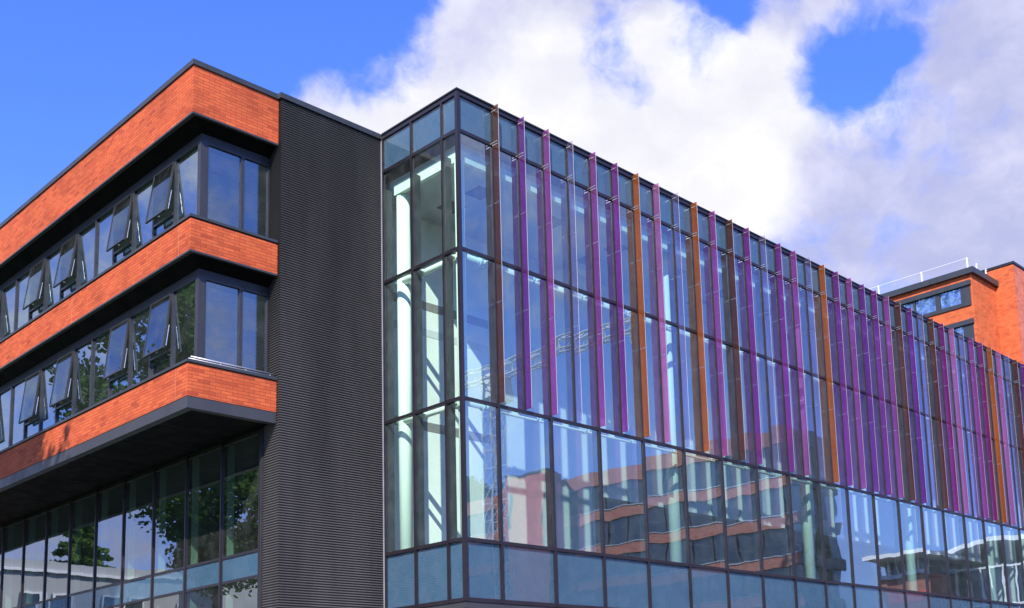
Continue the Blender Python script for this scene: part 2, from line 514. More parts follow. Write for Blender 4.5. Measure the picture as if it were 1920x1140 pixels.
# ------------------------------------------------------------------ brick wing
bw = thing('brick_building', 'orange brick office wing with bands of dark framed windows, left of the dark ribbed block', 'building', (XB, YB, 0))
for z0, z1 in ((16.80, 18.05), (13.21, 14.03), (9.55, 10.36)):
    mb = MB()
    mb.prism([(XB, YB), (-C0 - 0.003, YB), (-C0 - 0.003, YB + 0.28), (XB + 0.28, YB + 0.28), (XB + 0.28, YN), (XB, YN)], z0, z1)
    mb.build('brick_band', M['brick'], bw)
# movement joints: thin sealant lines in the lower bands
M['sealant'] = solid('sealant', (0.42, 0.18, 0.11), 0.8)
for z0, z1 in ((13.21, 14.03), (9.55, 10.36)):
    for y in (4.0, 10.3, 16.6):
        box('movement_joint', M['sealant'], bw, XB - 0.002, XB + 0.01, y, y + 0.012, z0, z1)


def ell(mb, x, y, d, z0, z1, xe=-C0 - 0.003, yn=YN):
    """L-shaped strip: corner at (x,y), depth d inwards"""
    mb.prism([(x, y), (xe, y), (xe, y + d), (x + d, y + d), (x + d, yn), (x, yn)], z0, z1)


mb = MB(); ell(mb, XB - 0.04, YB - 0.04, 0.45, 18.05, 18.185); mb.build('coping', M['trim'], bw)
for z0 in (16.75, 13.16):
    mb = MB(); ell(mb, XB - 0.012, YB - 0.012, 0.10, z0, z0 + 0.048); mb.build('drip_trim', M['trim'], bw)
mb = MB(); ell(mb, XB + 0.012, YB + 0.012, 0.2, 9.262, 9.547); mb.build('fascia', M['fascia'], bw)
for z in (14.03, 10.36):
    mb = MB(); ell(mb, XB - 0.035, YB - 0.035, 0.62, z + 0.018, z + 0.085); mb.build('window_sill', M['trim'], bw)
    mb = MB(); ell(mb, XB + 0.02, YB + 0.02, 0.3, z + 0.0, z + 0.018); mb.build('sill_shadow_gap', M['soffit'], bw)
# bright ledge rail over the lowest band
mb = MB()
mb.tube((XB + 0.12, YB + 0.10, 10.55), (-C0 - 0.02, YB + 0.10, 10.55), 0.026)
mb.tube((XB + 0.02, YB + 0.02, 10.47), (-C0 - 0.02, YB + 0.02, 10.47), 0.014)
for i in range(4):
    x = XB + 0.2 + i * 0.68
    mb.box(x, x + 0.03, YB + 0.085, YB + 0.115, 10.445, 10.54)
mb.build('sill_rail', M['strip'], bw, True)
# recess soffits and heads
for z in (16.80, 13.21):
    # soffit falls gently from the brick edge to the window head
    mb = MB()
    x0, y0, x1, y1 = XB + 0.10, YB + 0.10, XW - 0.02, YW - 0.02
    lo = z - 0.24
    xe = -C0 - 0.003
    vs = [(x0, y0, z), (xe, y0, z), (xe, y1, lo), (x1, y1, lo), (x1, YN, lo), (x0, YN, z)]
    n_ = len(mb.v); mb.v += vs + [(a, b_, z + 0.03) for a, b_, c in vs]
    mb.f += [(0, 3, 2, 1), (0, 5, 4, 3), (6, 7, 8, 9), (6, 9, 10, 11), (0, 1, 7, 6), (1, 2, 8, 7), (2, 3, 9, 8), (3, 4, 10, 9), (4, 5, 11, 10), (5, 0, 6, 11)]
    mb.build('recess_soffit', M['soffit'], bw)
    mb = MB(); ell(mb, XW - 0.018, YW - 0.018, 0.12, z - 0.438, z - 0.18); mb.build('recess_head', M['dark_metal'], bw)
# deep overhang soffit, jointed panels
mb = MB(); mb.box(XB + 0.2, -C0 - 0.01, YB + 0.2, YN, 9.29, 9.32)
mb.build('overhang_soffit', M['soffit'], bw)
mb = MB()
y = YB + 1.9
while y < YN:
    mb.box(XB + 0.22, -C0 - 0.02, y, y + 0.015, 9.284, 9.29); y += 1.93
mb.build('soffit_joint', M['dark_metal'], bw)


def ring(mb, axis, plane, a0, a1, z0, z1, w, d0, d1):
    """rectangular frame in a wall plane; axis 'x' = wall normal along x"""
    def bb(u0, u1, p0, p1):
        if axis == 'x':
            mb.box(plane + d0, plane + d1, u0, u1, p0, p1)
        else:
            mb.box(u0, u1, plane + d0, plane + d1, p0, p1)
    bb(a0, a1, z0, z0 + w); bb(a0, a1, z1 - w, z1)
    bb(a0, a0 + w, z0 + w, z1 - w); bb(a1 - w, a1, z0 + w, z1 - w)


def tilt(mb, hinge_z, plane, ang):
    """rotate the sash outwards (-x) about its top edge"""
    ca, sa = math.cos(ang), math.sin(ang)
    out = []
    for x, y, z in mb.v:
        dx, dz = x - plane, z - hinge_z
        out.append((plane + dx * ca + dz * sa, y, hinge_z - dx * sa + dz * ca))
    mb.v = out


edges = [YW, 5.17] + [5.17 + 1.197 * i for i in range(1, 24)]
edges = [e for e in edges if e <= YN]
OPEN = {1, 3, 6, 8, 11, 13, 16, 18}
for fz0, fz1 in ((14.115, 16.36), (10.445, 12.77)):
    for i in range(len(edges) - 1):
        a0, a1 = edges[i], edges[i + 1]
        if i == 0:
            a0 += 0.10
        fr = MB()
        ring(fr, 'x', XW, a0, a1 - 0.003, fz0, fz1, 0.035, -0.03, 0.09)
        zt = fz1 - 0.036
        if i in OPEN:
            zr = fz0 + 0.76
            fr.box(XW - 0.028, XW + 0.088, a0 + 0.035, a1 - 0.038, zr, zr + 0.06)
            f = fr.build('opening_window', M['frame'], bw); f['label'] = 'top-hung window tilted open'
            box('pane', M['glass_win'], f, XW + 0.02, XW + 0.034, a0 + 0.036, a1 - 0.039, fz0 + 0.036, zr - 0.001)
            ang = math.radians(7.2 + ((i * 37 + int(fz0) * 3) % 5 - 2) * 0.8)
            sh = MB(); ring(sh, 'x', XW, a0 + 0.045, a1 - 0.048, zr + 0.02, zt - 0.01, 0.04, -0.05, 0.0)
            tilt(sh, zt, XW, ang); sh.build('sash', M['frame'], f)
            pn = MB(); pn.box(XW - 0.04, XW - 0.026, a0 + 0.086, a1 - 0.089, zr + 0.061, zt - 0.051)
            tilt(pn, zt, XW, ang); pn.build('pane', M['glass_sash'], f)
            out = XW - math.sin(ang) * (zt - zr) * 0.86
            for yy in (a0 + 0.052, a1 - 0.062):
                st = MB()
                q0, q1 = (zt - zr) * 0.56, (zt - zr) * 0.93
                st.tube((XW - math.sin(ang) * q0 + 0.035, yy, zt - q0), (XW - math.sin(ang) * q1 + 0.035, yy, zt - q1), 0.014, n=6)
                st.build('sunlit_edge_bar', M['steel'], f)  # bright bar stands in for the sunlit side of the sash frame
            hd = MB(); hd.box(out - 0.02, out + 0.05, (a0 + a1) / 2 - 0.03, (a0 + a1) / 2 + 0.03, zr + 0.065, zr + 0.09)
            hd.build('catch', M['white'], f)
        else:
            f = fr.build('window', M['frame'], bw)
            box('pane', M['glass_win'], f, XW + 0.02, XW + 0.034, a0 + 0.036, a1 - 0.039, fz0 + 0.036, zt - 0.001)
    # corner post and the two south windows
    box('corner_post', M['frame'], bw, XW - 0.035, XW + 0.13, YW - 0.035, YW + 0.098, fz0, fz1)
    for x0, x1 in ((XW + 0.132, -4.02), (-4.017, -C0 - 0.004)):
        fr = MB()
        ring(fr, 'y', YW, x0, x1, fz0, fz1, 0.045, -0.03, 0.09)
        f = fr.build('window', M['frame'], bw)
        box('pane', M['glass_ws'], f, x0 + 0.046, x1 - 0.046, YW + 0.02, YW + 0.034, fz0 + 0.046, fz1 - 0.046)

# ground-floor glazing under the overhang
gy = [YG] + [YG + 0.0 + 1.94 * i for i in range(1, 15)]
rows = [(0.3, 2.15, 'g'), (2.15, 5.47, 'g'), (5.47, 6.13, 's'), (6.13, 9.19, 'g')]
XG = -C0
for i in range(len(gy)):
    w = 0.035
    box('mullion', M['mullion'], bw, XG - 0.05, XG + 0.12, gy[i] - w, gy[i] + w, 0.3, 9.262)
for i in range(len(gy) - 1):
    for z0, z1, k in rows:
        f = MB()
        ring(f, 'x', XG, gy[i] + 0.036, gy[i + 1] - 0.036, z0 + 0.001, z1 - 0.001, 0.035, -0.03, 0.06)
        f = f.build('tall_window' if k == 'g' else 'spandrel', M['mullion'], bw)
        if k == 'g':
            box('pane', M['glass_low'], f, XG - 0.008, XG + 0.008, gy[i] + 0.072, gy[i + 1] - 0.072, z0 + 0.037, z1 - 0.037)
        else:
            box('spandrel_panel', M['spandrel'], f, XG - 0.0, XG + 0.03, gy[i] + 0.072, gy[i + 1] - 0.072, z0 + 0.037, z1 - 0.037)
            box('pane', M['glass_sp'], f, XG - 0.016, XG - 0.004, gy[i] + 0.072, gy[i + 1] - 0.072, z0 + 0.037, z1 - 0.037)
mb = MB(); mb.box(XG - 0.04, XG + 0.11, YG - 0.08, YG + 0.0 - 0.036, 0.3, 9.262); mb.build('end_trim', M['frame'], bw)
# interior
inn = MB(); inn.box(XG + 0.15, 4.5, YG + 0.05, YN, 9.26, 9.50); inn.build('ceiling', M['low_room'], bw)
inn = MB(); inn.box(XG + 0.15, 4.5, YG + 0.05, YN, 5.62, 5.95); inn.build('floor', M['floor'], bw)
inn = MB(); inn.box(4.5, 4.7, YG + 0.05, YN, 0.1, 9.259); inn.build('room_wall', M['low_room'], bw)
inn = MB(); inn.box(XB + 0.5, 4.5, YW + 0.15, YN, 16.50, 16.74); inn.build('ceiling', M['ceiling'], bw)
inn = MB(); inn.box(XB + 0.5, 4.5, YW + 0.15, YN, 12.92, 13.15); inn.build('ceiling', M['ceiling'], bw)
inn = MB(); inn.box(XW + 0.15, 4.5, YW + 0.15, YN, 13.72, 13.98); inn.build('floor', M['floor'], bw)
inn = MB(); inn.box(XW + 0.15, 4.5, YW + 0.15, YN, 10.05, 10.32); inn.build('floor', M['floor'], bw)
inn = MB(); inn.box(1.2, 1.35, YW + 0.16, YN, 13.99, 16.49); inn.build('room_wall', M['room'], bw)
inn = MB(); inn.box(1.2, 1.35, YW + 0.16, YN, 10.33, 12.91); inn.build('room_wall', M['room'], bw)
inn = MB(); inn.box(XB + 0.3, 4.7, YN, YN + 0.25, 0.1, 18.0); inn.build('end_wall', M['brick'], bw)
inn = MB(); inn.box(XB + 0.3, 4.7, YW + 0.2, YN - 0.02, 17.7, 17.9); inn.build('roof', M['trim'], bw)
for yy in gy[1:]:
    box('inner_mullion', M['room'], bw, XG + 0.122, XG + 0.33, yy - 0.03, yy + 0.03, 0.3, 9.255)
box('inner_sill', M['mint'], bw, XG + 0.13, XG + 0.55, YG + 0.06, YN - 0.1, 5.951, 6.16)
# ceiling grids
for z, x0, y0 in ((16.49, XW + 0.2, YW + 0.2), (12.91, XW + 0.2, YW + 0.2)):
    mb = MB()
    x = x0
    while x < 1.1:
        mb.box(x, x + 0.03, y0, YN - 0.1, z - 0.012, z); x += 0.6
    y = y0
    while y < YN - 0.2:
        mb.box(x0, 1.15, y, y + 0.03, z - 0.016, z - 0.013); y += 0.6
    mb.build('ceiling_grid', M['white'], bw)
    for (a, b) in ((-4.3, 5.4), (-4.3, 9.0), (-2.5, 5.4), (-2.5, 9.0), (-4.3, 12.6), (-4.3, 16.2)):
        box('ceiling_light', M['white'], bw, a, a + 0.57, b, b + 0.57, z - 0.04, z - 0.018)

# ------------------------------------------------------------------ dark ribbed block
rb = thing('ribbed_metal_block', 'windowless dark wall block clad in fine horizontal metal ribs, between brick wing and glass wing', 'building', (-C0, B, 0))
box('backing', M['rib_dark'], rb, -C0 + 0.045, -0.02, B + 0.045, B + 0.45, 0.0, 18.0)
box('backing', M['rib_dark'], rb, -C0 + 0.045, -C0 + 0.4, B + 0.451, YG - 0.09, 0.0, 18.0)
mb = MB()
pitch = 0.066
n = int(18.03 / pitch)
for i in range(n):
    z = 0.02 + i * pitch
    # each rib: one wave of the corrugation, swept round the corner (west side, then south face)
    prof = [(0.016 * (1 + math.cos(2 * math.pi * t / 6)), z + pitch * t / 6) for t in range(7)]
    path = [(lambda d: (-C0 + d, YG - 0.085)), (lambda d: (-C0 + d, B + d)), (lambda d: (-0.06, B + d))]
    b = len(mb.v)
    for pf in path:
        for d, zz in prof:
            x, y = pf(d)
            mb.v.append((x, y, zz))
    for s_ in range(2):
        for k in range(6):
            a = b + s_ * 7 + k
            mb.f.append((a, a + 7, a + 8, a + 1))
mb.build('ribbed_cladding', M['rib'], rb)
mb = MB(); mb.box(-C0 - 0.05, -0.002, B - 0.05, B + 0.5, 18.04, 18.185); mb.build('coping', M['trim'], rb)
mb = MB(); mb.box(-0.055, -0.03, B - 0.035, B + 0.02, 0.0, 18.02); mb.build('edge_trim', M['strip'], rb)

# ------------------------------------------------------------------ glass wing
gb = thing('glass_building', 'glass curtain wall wing with purple and orange vertical fins on its long side', 'building', (0, 0, 0))
KN = 44
KX = lambda k: m0 + k * m
XE = KX(KN)
RY = [0.607, 1.922, B - 0.02]                         # mullions of the return
# corner post
box('corner_post', M['mullion'], gb, -0.05, 0.05, -0.05, 0.05, Z5, ZR - 0.03)
mb = MB(); mb.tube((0.31, 0.33, Z5 + 0.2), (0.31, 0.33, 16.42), 0.125, n=24); mb.build('corner_column', M['mint'], gb, True)
# transoms: one long mesh per line and side, butted at the corner post
for z, h in ((ZR - 0.10, 0.06), (Z1, 0.045), (Z2, 0.042), (Z3, 0.042), (Z4, 0.045), (Z5 + 0.04, 0.05)):
    box('transom', M['mullion'], gb, 0.052, XE, -0.045, 0.055, z - h, z + h)
    box('transom', M['mullion'], gb, -0.045, 0.055, 0.052, B - 0.03, z - h, z + h)
mb = MB(); mb.prism([(-0.075, -0.075), (XE, -0.075), (XE, 0.35), (0.35, 0.35), (0.35, B - 0.052), (-0.075, B - 0.052)], ZR - 0.04, ZR + 0.0)
mb.build('coping', M['dark_metal'], gb)
# mullions (the upper ones stand at every fin, the lower ones at every second)
for k in range(1, KN + 1):
    x = KX(k)
    if k % 2:
        box('mullion', M['mullion'], gb, x - 0.036, x + 0.036, -0.058, -0.0455, Z5, Z3 + 0.03)
    mb = MB()
    z0 = Z5 if k % 2 else Z3
    mb.box(x - 0.030, x + 0.030, -0.0455, 0.056, z0, ZR - 0.16)
    mb.build('mullion', M['mullion'], gb)
    box('inner_mullion', M['mullion_in'], gb, x - 0.026, x + 0.026, 0.057, 0.235, z0, Z1 - 0.5)
for y in RY[:2]:
    box('mullion', M['mullion'], gb, -0.058, 0.056, y - 0.032, y + 0.032, Z5, ZR - 0.16)
    box('inner_mullion', M['mullion_in'], gb, 0.057, 0.25, y - 0.028, y + 0.028, Z5, Z1 - 0.5)
box('mullion', M['mullion'], gb, -0.05, 0.056, B - 0.075, B - 0.031, Z5, ZR - 0.16)
box('inner_mullion', M['mullion_in'], gb, 0.057, 0.25, B - 0.10, B - 0.05, Z5, Z1 - 0.5)

# panes: meshes shared between equal panes
cache = {}


def pane(name, mtl, axis, u0, u1, z0, z1, off=0.0, th=0.014):
    key = (name, mtl.name, axis, round(u1 - u0, 3), round(z1 - z0, 3), off)
    if axis == 'y':
        loc = Vector(((u0 + u1) / 2, off, z0))
    else:
        loc = Vector((off, (u0 + u1) / 2, z0))
    if key in cache:
        o = cache[key].copy(); COL.objects.link(o); o.location = loc
        return o
    h = (u1 - u0) / 2
    mb = MB()
    if axis == 'y':
        mb.box(-h, h, -th / 2, th / 2, 0, z1 - z0)
    else:
        mb.box(-th / 2, th / 2, -h, h, 0, z1 - z0)
    me = bpy.data.meshes.new(name); me.from_pydata(mb.v, [], mb.f); me.materials.append(mtl)
    o = bpy.data.objects.new(name, me); COL.objects.link(o); o.parent = gb; o.location = loc
    cache[key] = o
    return o


ret = [0.052] + RY
panes = []
rowz = [(Z2, Z1, 'v'), (Z3, Z2, 'v'), (Z4, Z3, 'v'), (Z1, ZR - 0.12, 's'), (Z5 + 0.04, Z4, 's')]
g = 0.04
for z0, z1, k in rowz:
    for i in range(3):
        a0 = ret[i] + (0.0 if i == 0 else 0.033); a1 = ret[i + 1] - (0.033 if i < 2 else 0.057)
        if k == 'v':
            pane('glass_pane', M['glass_w'], 'x', a0, a1, z0 + g, z1 - g)
        else:
            pane('spandrel_panel', M['spandrel'], 'x', a0, a1, z0 + g + 0.002, z1 - g - 0.002, 0.03)
            pane('spandrel_glass', M['glass_sp'], 'x', a0, a1, z0 + g, z1 - g, 0.0)
bays = []
for z0, z1, k in rowz:
    step = 2 if z1 <= Z3 + 0.01 else 1
    xs = [0.052] + [KX(j) for j in range(1, KN + 1, step)]
    for i in range(len(xs) - 1):
        a0 = xs[i] + (0.0 if i == 0 else 0.032); a1 = xs[i + 1] - 0.032
        bays.append((a0, a1, z0, z1, k))
vis = sorted([b_ for b_ in bays if b_[4] == 'v'], key=lambda b_: -(b_[1] - b_[0]) * (b_[3] - b_[2]) / ((b_[0] + 20) ** 3))
for b_ in vis[:91]:
    pane('glass_pane', M['glass_s'], 'y', b_[0], b_[1], b_[2] + g, b_[3] - g)
mb = MB()
for b_ in vis[91:]:
    mb.box(b_[0], b_[1], -0.007, 0.007, b_[2] + g, b_[3] - g)
tag(mb.build('glass_pane', M['glass_s'], gb), kind='stuff')
for b_ in bays:
    if b_[4] == 's':
        pane('spandrel_panel', M['spandrel'], 'y', b_[0], b_[1], b_[2] + g + 0.002, b_[3] - g - 0.002, 0.03)
        pane('spandrel_glass', M['glass_sp'], 'y', b_[0], b_[1], b_[2] + g, b_[3] - g, 0.0)

# coloured fins
SEQ = 'br dp mg cl mg pu or pk cl or mg br pu cl pu mg cl or pu mg dp pu mg br dp lb br dm pk lb mg dm or pk lb br pu mg cl or pu mg pk br'.split()
LABELS = dict(br='brown glass fin', dp='deep purple glass fin', mg='magenta glass fin', pk='pink glass fin', cl='clear lilac glass fin',
              pu='purple glass fin', lb='lilac blue glass fin', dm='crimson purple glass fin')
LABELS['or'] = 'orange glass fin'
fproto = None
for k in range(1, KN + 1):
    x = KX(k)
    c = SEQ[(k - 1) % len(SEQ)]
    mb = MB()
    zb = Z3 + 0.06
    for z0, z1 in ((zb, 12.57), (12.58, 15.35), (15.36, Z1 + 0.0), (Z1 + 0.01, ZR - 0.06)):
        mb.box(x - 0.0075, x + 0.0075, -0.285, -0.052, z0, z1)
    f = mb.build('glass_fin', FM[c], gb)
    f['label'] = LABELS[c]
    for z in (Z1 - 0.03, Z1 + 0.05, ZR - 0.2):
        box('fin_bracket', M['steel'], f, x - 0.016, x - 0.0085, -0.24, -0.046, z - 0.008, z + 0.008)
    for z in (12.575, 15.355):
        box('fin_joint', M['steel'], f, x - 0.0095, x + 0.0095, -0.29, -0.052, z - 0.004, z + 0.004)
    # polished outer edge, pale in its own colour
    box('fin_edge', M['edge'] if 'edge' in M else M.setdefault('edge', solid('polished_glass_edge', (0.62, 0.55, 0.58), 0.3, 0.0, 0.6, 0.05, 2.0)), f,
        x - 0.0045, x + 0.0045, -0.2885, -0.2855, zb, ZR - 0.06)

# interior of the glass wing
box('ceiling', M['ceiling'], gb, 0.36, XE, 0.36, 12.0, 16.62, 16.95)
box('back_wall', M['plaster'], gb, 0.06, 9.2, 4.0, 4.09, Z5, 16.6)
box('back_wall', M['plaster'], gb, 9.2, XE, 4.0, 4.4, 9.0, 16.6)
box('back_wall', M['room'], gb, 9.0, XE, 11.0, 11.3, Z5, 9.0)
box('floor', M['floor'], gb, 0.12, XE, 0.12, 12.0, Z4 - 0.35, Z4 - 0.06)
mb = MB(); mb.box(0.28, 0.40, 0.30, B - 0.15, 16.42, 16.72); mb.build('edge_beam', M['mint'], gb)
mb = MB(); mb.box(0.44, XE, 0.30, 0.42, 16.42, 16.72); mb.build('edge_beam', M['mint'], gb)
for z in (Z2, Z3):
    mb = MB()
    mb.tube((0.42, 0.55, z + 0.05), (0.42, B - 0.1, z + 0.05), 0.085, n=20)
    for y in RY[:2]:
        mb.tube((0.42, y + 0.10, z + 0.05), (0.42, y + 0.15, z + 0.05), 0.12, n=20)
        mb.tube((0.20, y, z + 0.05), (0.42, y, z + 0.05), 0.03, n=8)
    mb.build('wind_tube', M['mint'], gb, True)
    mb = MB()
    mb.tube((0.55, 0.42, z + 0.05), (XE, 0.42, z + 0.05), 0.085, n=20)
    for k in range(1, KN, 2):
        mb.tube((KX(k) - 0.18, 0.42, z + 0.05), (KX(k) - 0.12, 0.42, z + 0.05), 0.12, n=16)
        mb.tube((KX(k), 0.2, z + 0.05), (KX(k), 0.42, z + 0.05), 0.03, n=8)
    mb.build('wind_tube', M['mint'], gb, True)
mb = MB(); mb.tube((0.50, B - 0.28, Z5 + 0.2), (0.50, B - 0.28, 16.45), 0.19, n=28); mb.build('column', M['mint'], gb, True)
for k in range(5):
    x = 9.5 + 7.7 * k
    mb = MB(); mb.tube((x, 0.95, Z5 + 0.2), (x, 0.95, 16.60), 0.20, n=28); mb.build('column', M['mint'], gb, True)
for k in range(13):
    x = 2.2 + 2.9 * k
    for y in (1.65, 2.9):
        if y > 2 and k % 2: continue
        box('ceiling_vent', M['vent'], gb, x - 0.3, x + 0.3, y - 0.32, y + 0.32, 16.60, 16.618)
for k in range(10):
    for y in (6.0, 8.5):
        box('ceiling_light', M['white'], gb, 10.5 + k * 3.2, 11.7 + k * 3.2, y, y + 0.3, 8.93, 8.98)
box('mezzanine_soffit', M['ceiling'], gb, 9.2, XE, 4.41, 10.9, 9.0, 9.15)
for k in range(14):
    box('door_leaf', M['room'], gb, 10.2 + k * 2.9, 11.2 + k * 2.9, 10.9, 10.99, Z4 - 0.05, Z4 + 2.1)
box('end_wall', M['plaster'], gb, XE, XE + 0.25, 0.0, 12.0, 0.1, ZR - 0.1)
box('roof', M['trim'], gb, 0.36, XE - 0.01, 0.36, 12.0, 17.6, 17.8)
box('north_wall', M['plaster'], gb, 4.72, XE - 0.01, 12.01, 12.2, 0.1, ZR - 0.2)
# recessed base
box('base_soffit', M['soffit'], gb, 0.06, XE, 0.06, 12.0, Z5 - 0.16, Z5 - 0.06)
box('base_fascia', M['fascia'], gb, -0.02, XE, -0.02, 0.055, Z5 - 0.17, Z5 - 0.012)
box('base_fascia', M['fascia'], gb, -0.02, 0.055, 0.056, B - 0.03, Z5 - 0.17, Z5 - 0.012)
box('base_wall', M['rib_dark'], gb, 1.3, XE, 1.6, 1.9, 0.12, Z5 - 0.17)

# ------------------------------------------------------------------ orange tower beyond
TX, TY, TZ = 79.43, 20.8, 41.7
tw = thing('orange_brick_tower', 'orange brick tower with dark window surrounds and roof railing, beyond the glass wing', 'building', (TX, TY, 0))
TN = TY + 30
for z0, z1 in ((39.35 + 0.0, TZ - 0.55),):
    pass
TS = []   # storeys: (head bottom, head top, sill bottom)
mb = MB()
mb.box(TX + 0.25, TX + 24, TY + 2.5, TN, 0, TZ - 0.5)
mb.build('core', M['dark_window'], tw)
# brick bands of the west face (solid south end pier keeps the corner)
bands = []
ztop = TZ - 0.55
for s_ in range(10):
    hb = 40.55 - 3.72 * s_            # top of the window surround
    bands.append((hb, ztop))
    ztop = hb - 2.35                  # bottom of the surround
mb = MB()
for z0, z1 in bands:
    mb.box(TX, TX + 0.26, TY + 0.30, TN, z0, z1)
mb.box(TX, TX + 0.26, TY, TY + 0.30, 0, TZ - 0.55)
mb.build('west_wall', M['brick_far'], tw)
mb = MB(); mb.box(TX + 0.261, TX + 5.2, TY, TY + 0.4, 0, TZ - 0.55); mb.build('south_wall', M['brick_far'], tw)
mb = MB(); mb.box(TX - 0.35, TX + 5.3, TY - 0.35, TN, TZ - 0.55, TZ); mb.build('coping', M['trim'], tw)
for s_ in range(4):
    hb = 40.55 - 3.72 * s_
    y0 = TY + 0.30
    mb = MB()
    mb.box(TX - 0.30, TX + 0.2, y0 - 0.2, TN, hb - 0.45, hb)                         # hood
    mb.box(TX - 0.12, TX + 0.2, y0 - 0.1, TN, hb - 2.35, hb - 2.0)                    # sill
    mb.box(TX - 0.12, TX + 0.2, y0 - 0.1, y0 + 0.85, hb - 2.0, hb - 0.45)             # end cheek
    y = y0 + 0.85
    k = 0
    while y < TN - 2:
        wdt = 2.05
        mb.box(TX - 0.10, TX + 0.2, y + wdt, y + wdt + (0.22 if k % 2 else 0.45), hb - 2.0, hb - 0.45)
        y += wdt + (0.22 if k % 2 else 0.45); k += 1
    f = mb.build('window_surround', M['trim'], tw)
    y = y0 + 0.85; k = 0
    while y < y0 + 14:
        box('window', M['tower_window'], f, TX + 0.0, TX + 0.06, y + 0.04, y + 2.01, hb - 1.96, hb - 0.5)
        y += 2.05 + (0.22 if k % 2 else 0.45); k += 1
# higher stair block
mb = MB(); mb.box(TX + 5.2, TX + 20, TY - 1.9, TY + 8, 0, 43.0)
mb.build('stair_block', M['brick_pink'], tw)
mb = MB(); mb.box(TX + 5.197, TX + 5.22, TY - 1.9, TY + 8, 0, 43.0); mb.build('stair_block_face', M['brick_far'], tw)
mb = MB(); mb.box(TX + 5.1, TX + 20.1, TY - 2.0, TY + 8.1, 43.0, 43.22); mb.build('stair_block_coping', M['dark_metal'], tw)
mb = MB()
for zz in (TZ + 0.15, TZ + 1.25):
    mb.tube((TX + 0.5, TY + 0.5, zz), (TX + 0.5, TN, zz), 0.024, n=6)
    mb.tube((TX + 0.5, TY + 0.5, zz), (TX + 4.9, TY + 0.5, zz), 0.024, n=6)
for i in range(6):
    y = TY + 0.5 + i * 4.6
    mb.box(TX + 0.45, TX + 0.55, y - 0.05, y + 0.05, TZ, TZ + 1.3)
for i in range(1, 3):
    mb.box(TX + 0.45 + i * 2.0, TX + 0.55 + i * 2.0, TY + 0.45, TY + 0.55, TZ, TZ + 1.3)
mb.build('roof_railing', M['white'], tw)

# ------------------------------------------------------------------ what the glass mirrors: the far side of the street
ob = thing('brick_office_block', 'brick office block with long window bands across the street, mirrored in the lower glass rows', 'building', (75.4, -39, 0))
X0, Y0, Y1, X1 = 75.4, -39.0, -92.0, 84.6
box('core', M['dark_window'], ob, X0 + 0.35, X1 - 0.3, Y1, Y0 - 0.35, 0, 29.2)
for z0, z1 in ((28.0, 29.7), (24.0, 25.1), (20.0, 21.15), (16.0, 17.1), (12.0, 13.1), (8, 9.1), (0, 5)):
    mb = MB(); mb.box(X0, X0 + 0.4, Y1, Y0 - 0.01, z0, z1); mb.build('brick_band', M['brick_dull'], ob)
    mb = MB(); mb.box(X0 + 0.02, X1, Y0 - 0.4, Y0 - 0.012, z0, z1); mb.build('shade_toned_band', M['dark_metal'], ob)  # north face bands: their shade is put into the dark colour
mb = MB()
for i in range(18):
    y = Y0 - 1.5 - i * 2.9
    mb.box(X0 + 0.2, X0 + 0.36, y - 0.08, y + 0.08, 5, 28)
mb.build('window_mullion', M['frame'], ob)
mb = MB()
for z in (25.1, 21.15, 17.1, 13.1, 9.1):
    mb.box(X0 - 0.1, X0 + 0.3, Y1, Y0, z, z + 0.1)
mb.build('sill_strip', M['strip'], ob)
mb = MB()
for x in (X0 + 2.2, X0 + 4.4, X0 + 6.6):
    mb.box(x - 0.15, x + 0.15, Y0 - 0.3, Y0 - 0.0, 3, 28)
mb.build('shade_toned_pier', M['dark_metal'], ob)  # same shaded face, its darkness set by the material colour
wb = thing('brick_stair_tower', 'plain pink brick stair tower in front of the mirrored brick office block', 'building', (72.6, -75, 0))
box('wall', M['brick_pink'], wb, 72.6, 75.3, -78.0, -71.2, 0, 30.2)
box('coping', M['trim'], wb, 72.5, 75.35, -78.1, -71.1, 30.2, 30.4)
box('window', M['dark_window'], wb, 72.57, 72.62, -77.2, -76.4, 24.0, 28.0)

mo = thing('modern_low_building', 'low modern building with flat white roof edge and red brick front, mirrored at lower right', 'building', (62, -24, 0))
box('wall', M['brick_dull'], mo, 63.5, 72, -23.6, -19.5, 0, 12.1)
box('roof_canopy', M['white'], mo, 61.6, 74, -24.3, -18.4, 13.3, 13.6)
mb = MB(); mb.box(64.5, 72, -23.2, -19.9, 12.1, 13.3); mb.build('clerestory', M['dark_window'], mo)
mb = MB()
for i in range(6):
    mb.box(63.6, 63.7, -23.3 + i * 0.7, -23.2 + i * 0.7, 12.1, 13.3)
mb.build('canopy_strut', M['white'], mo)
box('gutter', M['strip'], mo, 63.2, 63.499, -23.7, -19.5, 11.9, 12.2)
box('sign_panel', M['red_sign'], mo, 63.44, 63.499, -23.0, -19.9, 9.8, 10.6)
gp = thing('glazed_pavilion', 'glass fronted building with curved white roof beside the red sign, mirrored at the right edge', 'building', (66, -14, 0))
box('wall', M['dark_window'], gp, 68.0, 80, -19.4, -13.0, 0, 12.6)
mb = MB()
for i in range(7):
    mb.box(67.85, 68.0, -19.3 + i * 1.0, -19.15 + i * 1.0, 0, 12.6)
for z in (3.2, 6.3, 9.4, 12.4):
    mb.box(67.86, 67.99, -19.3, -13.0, z, z + 0.15)
mb.build('window_frame', M['white'], gp)
mb = MB()
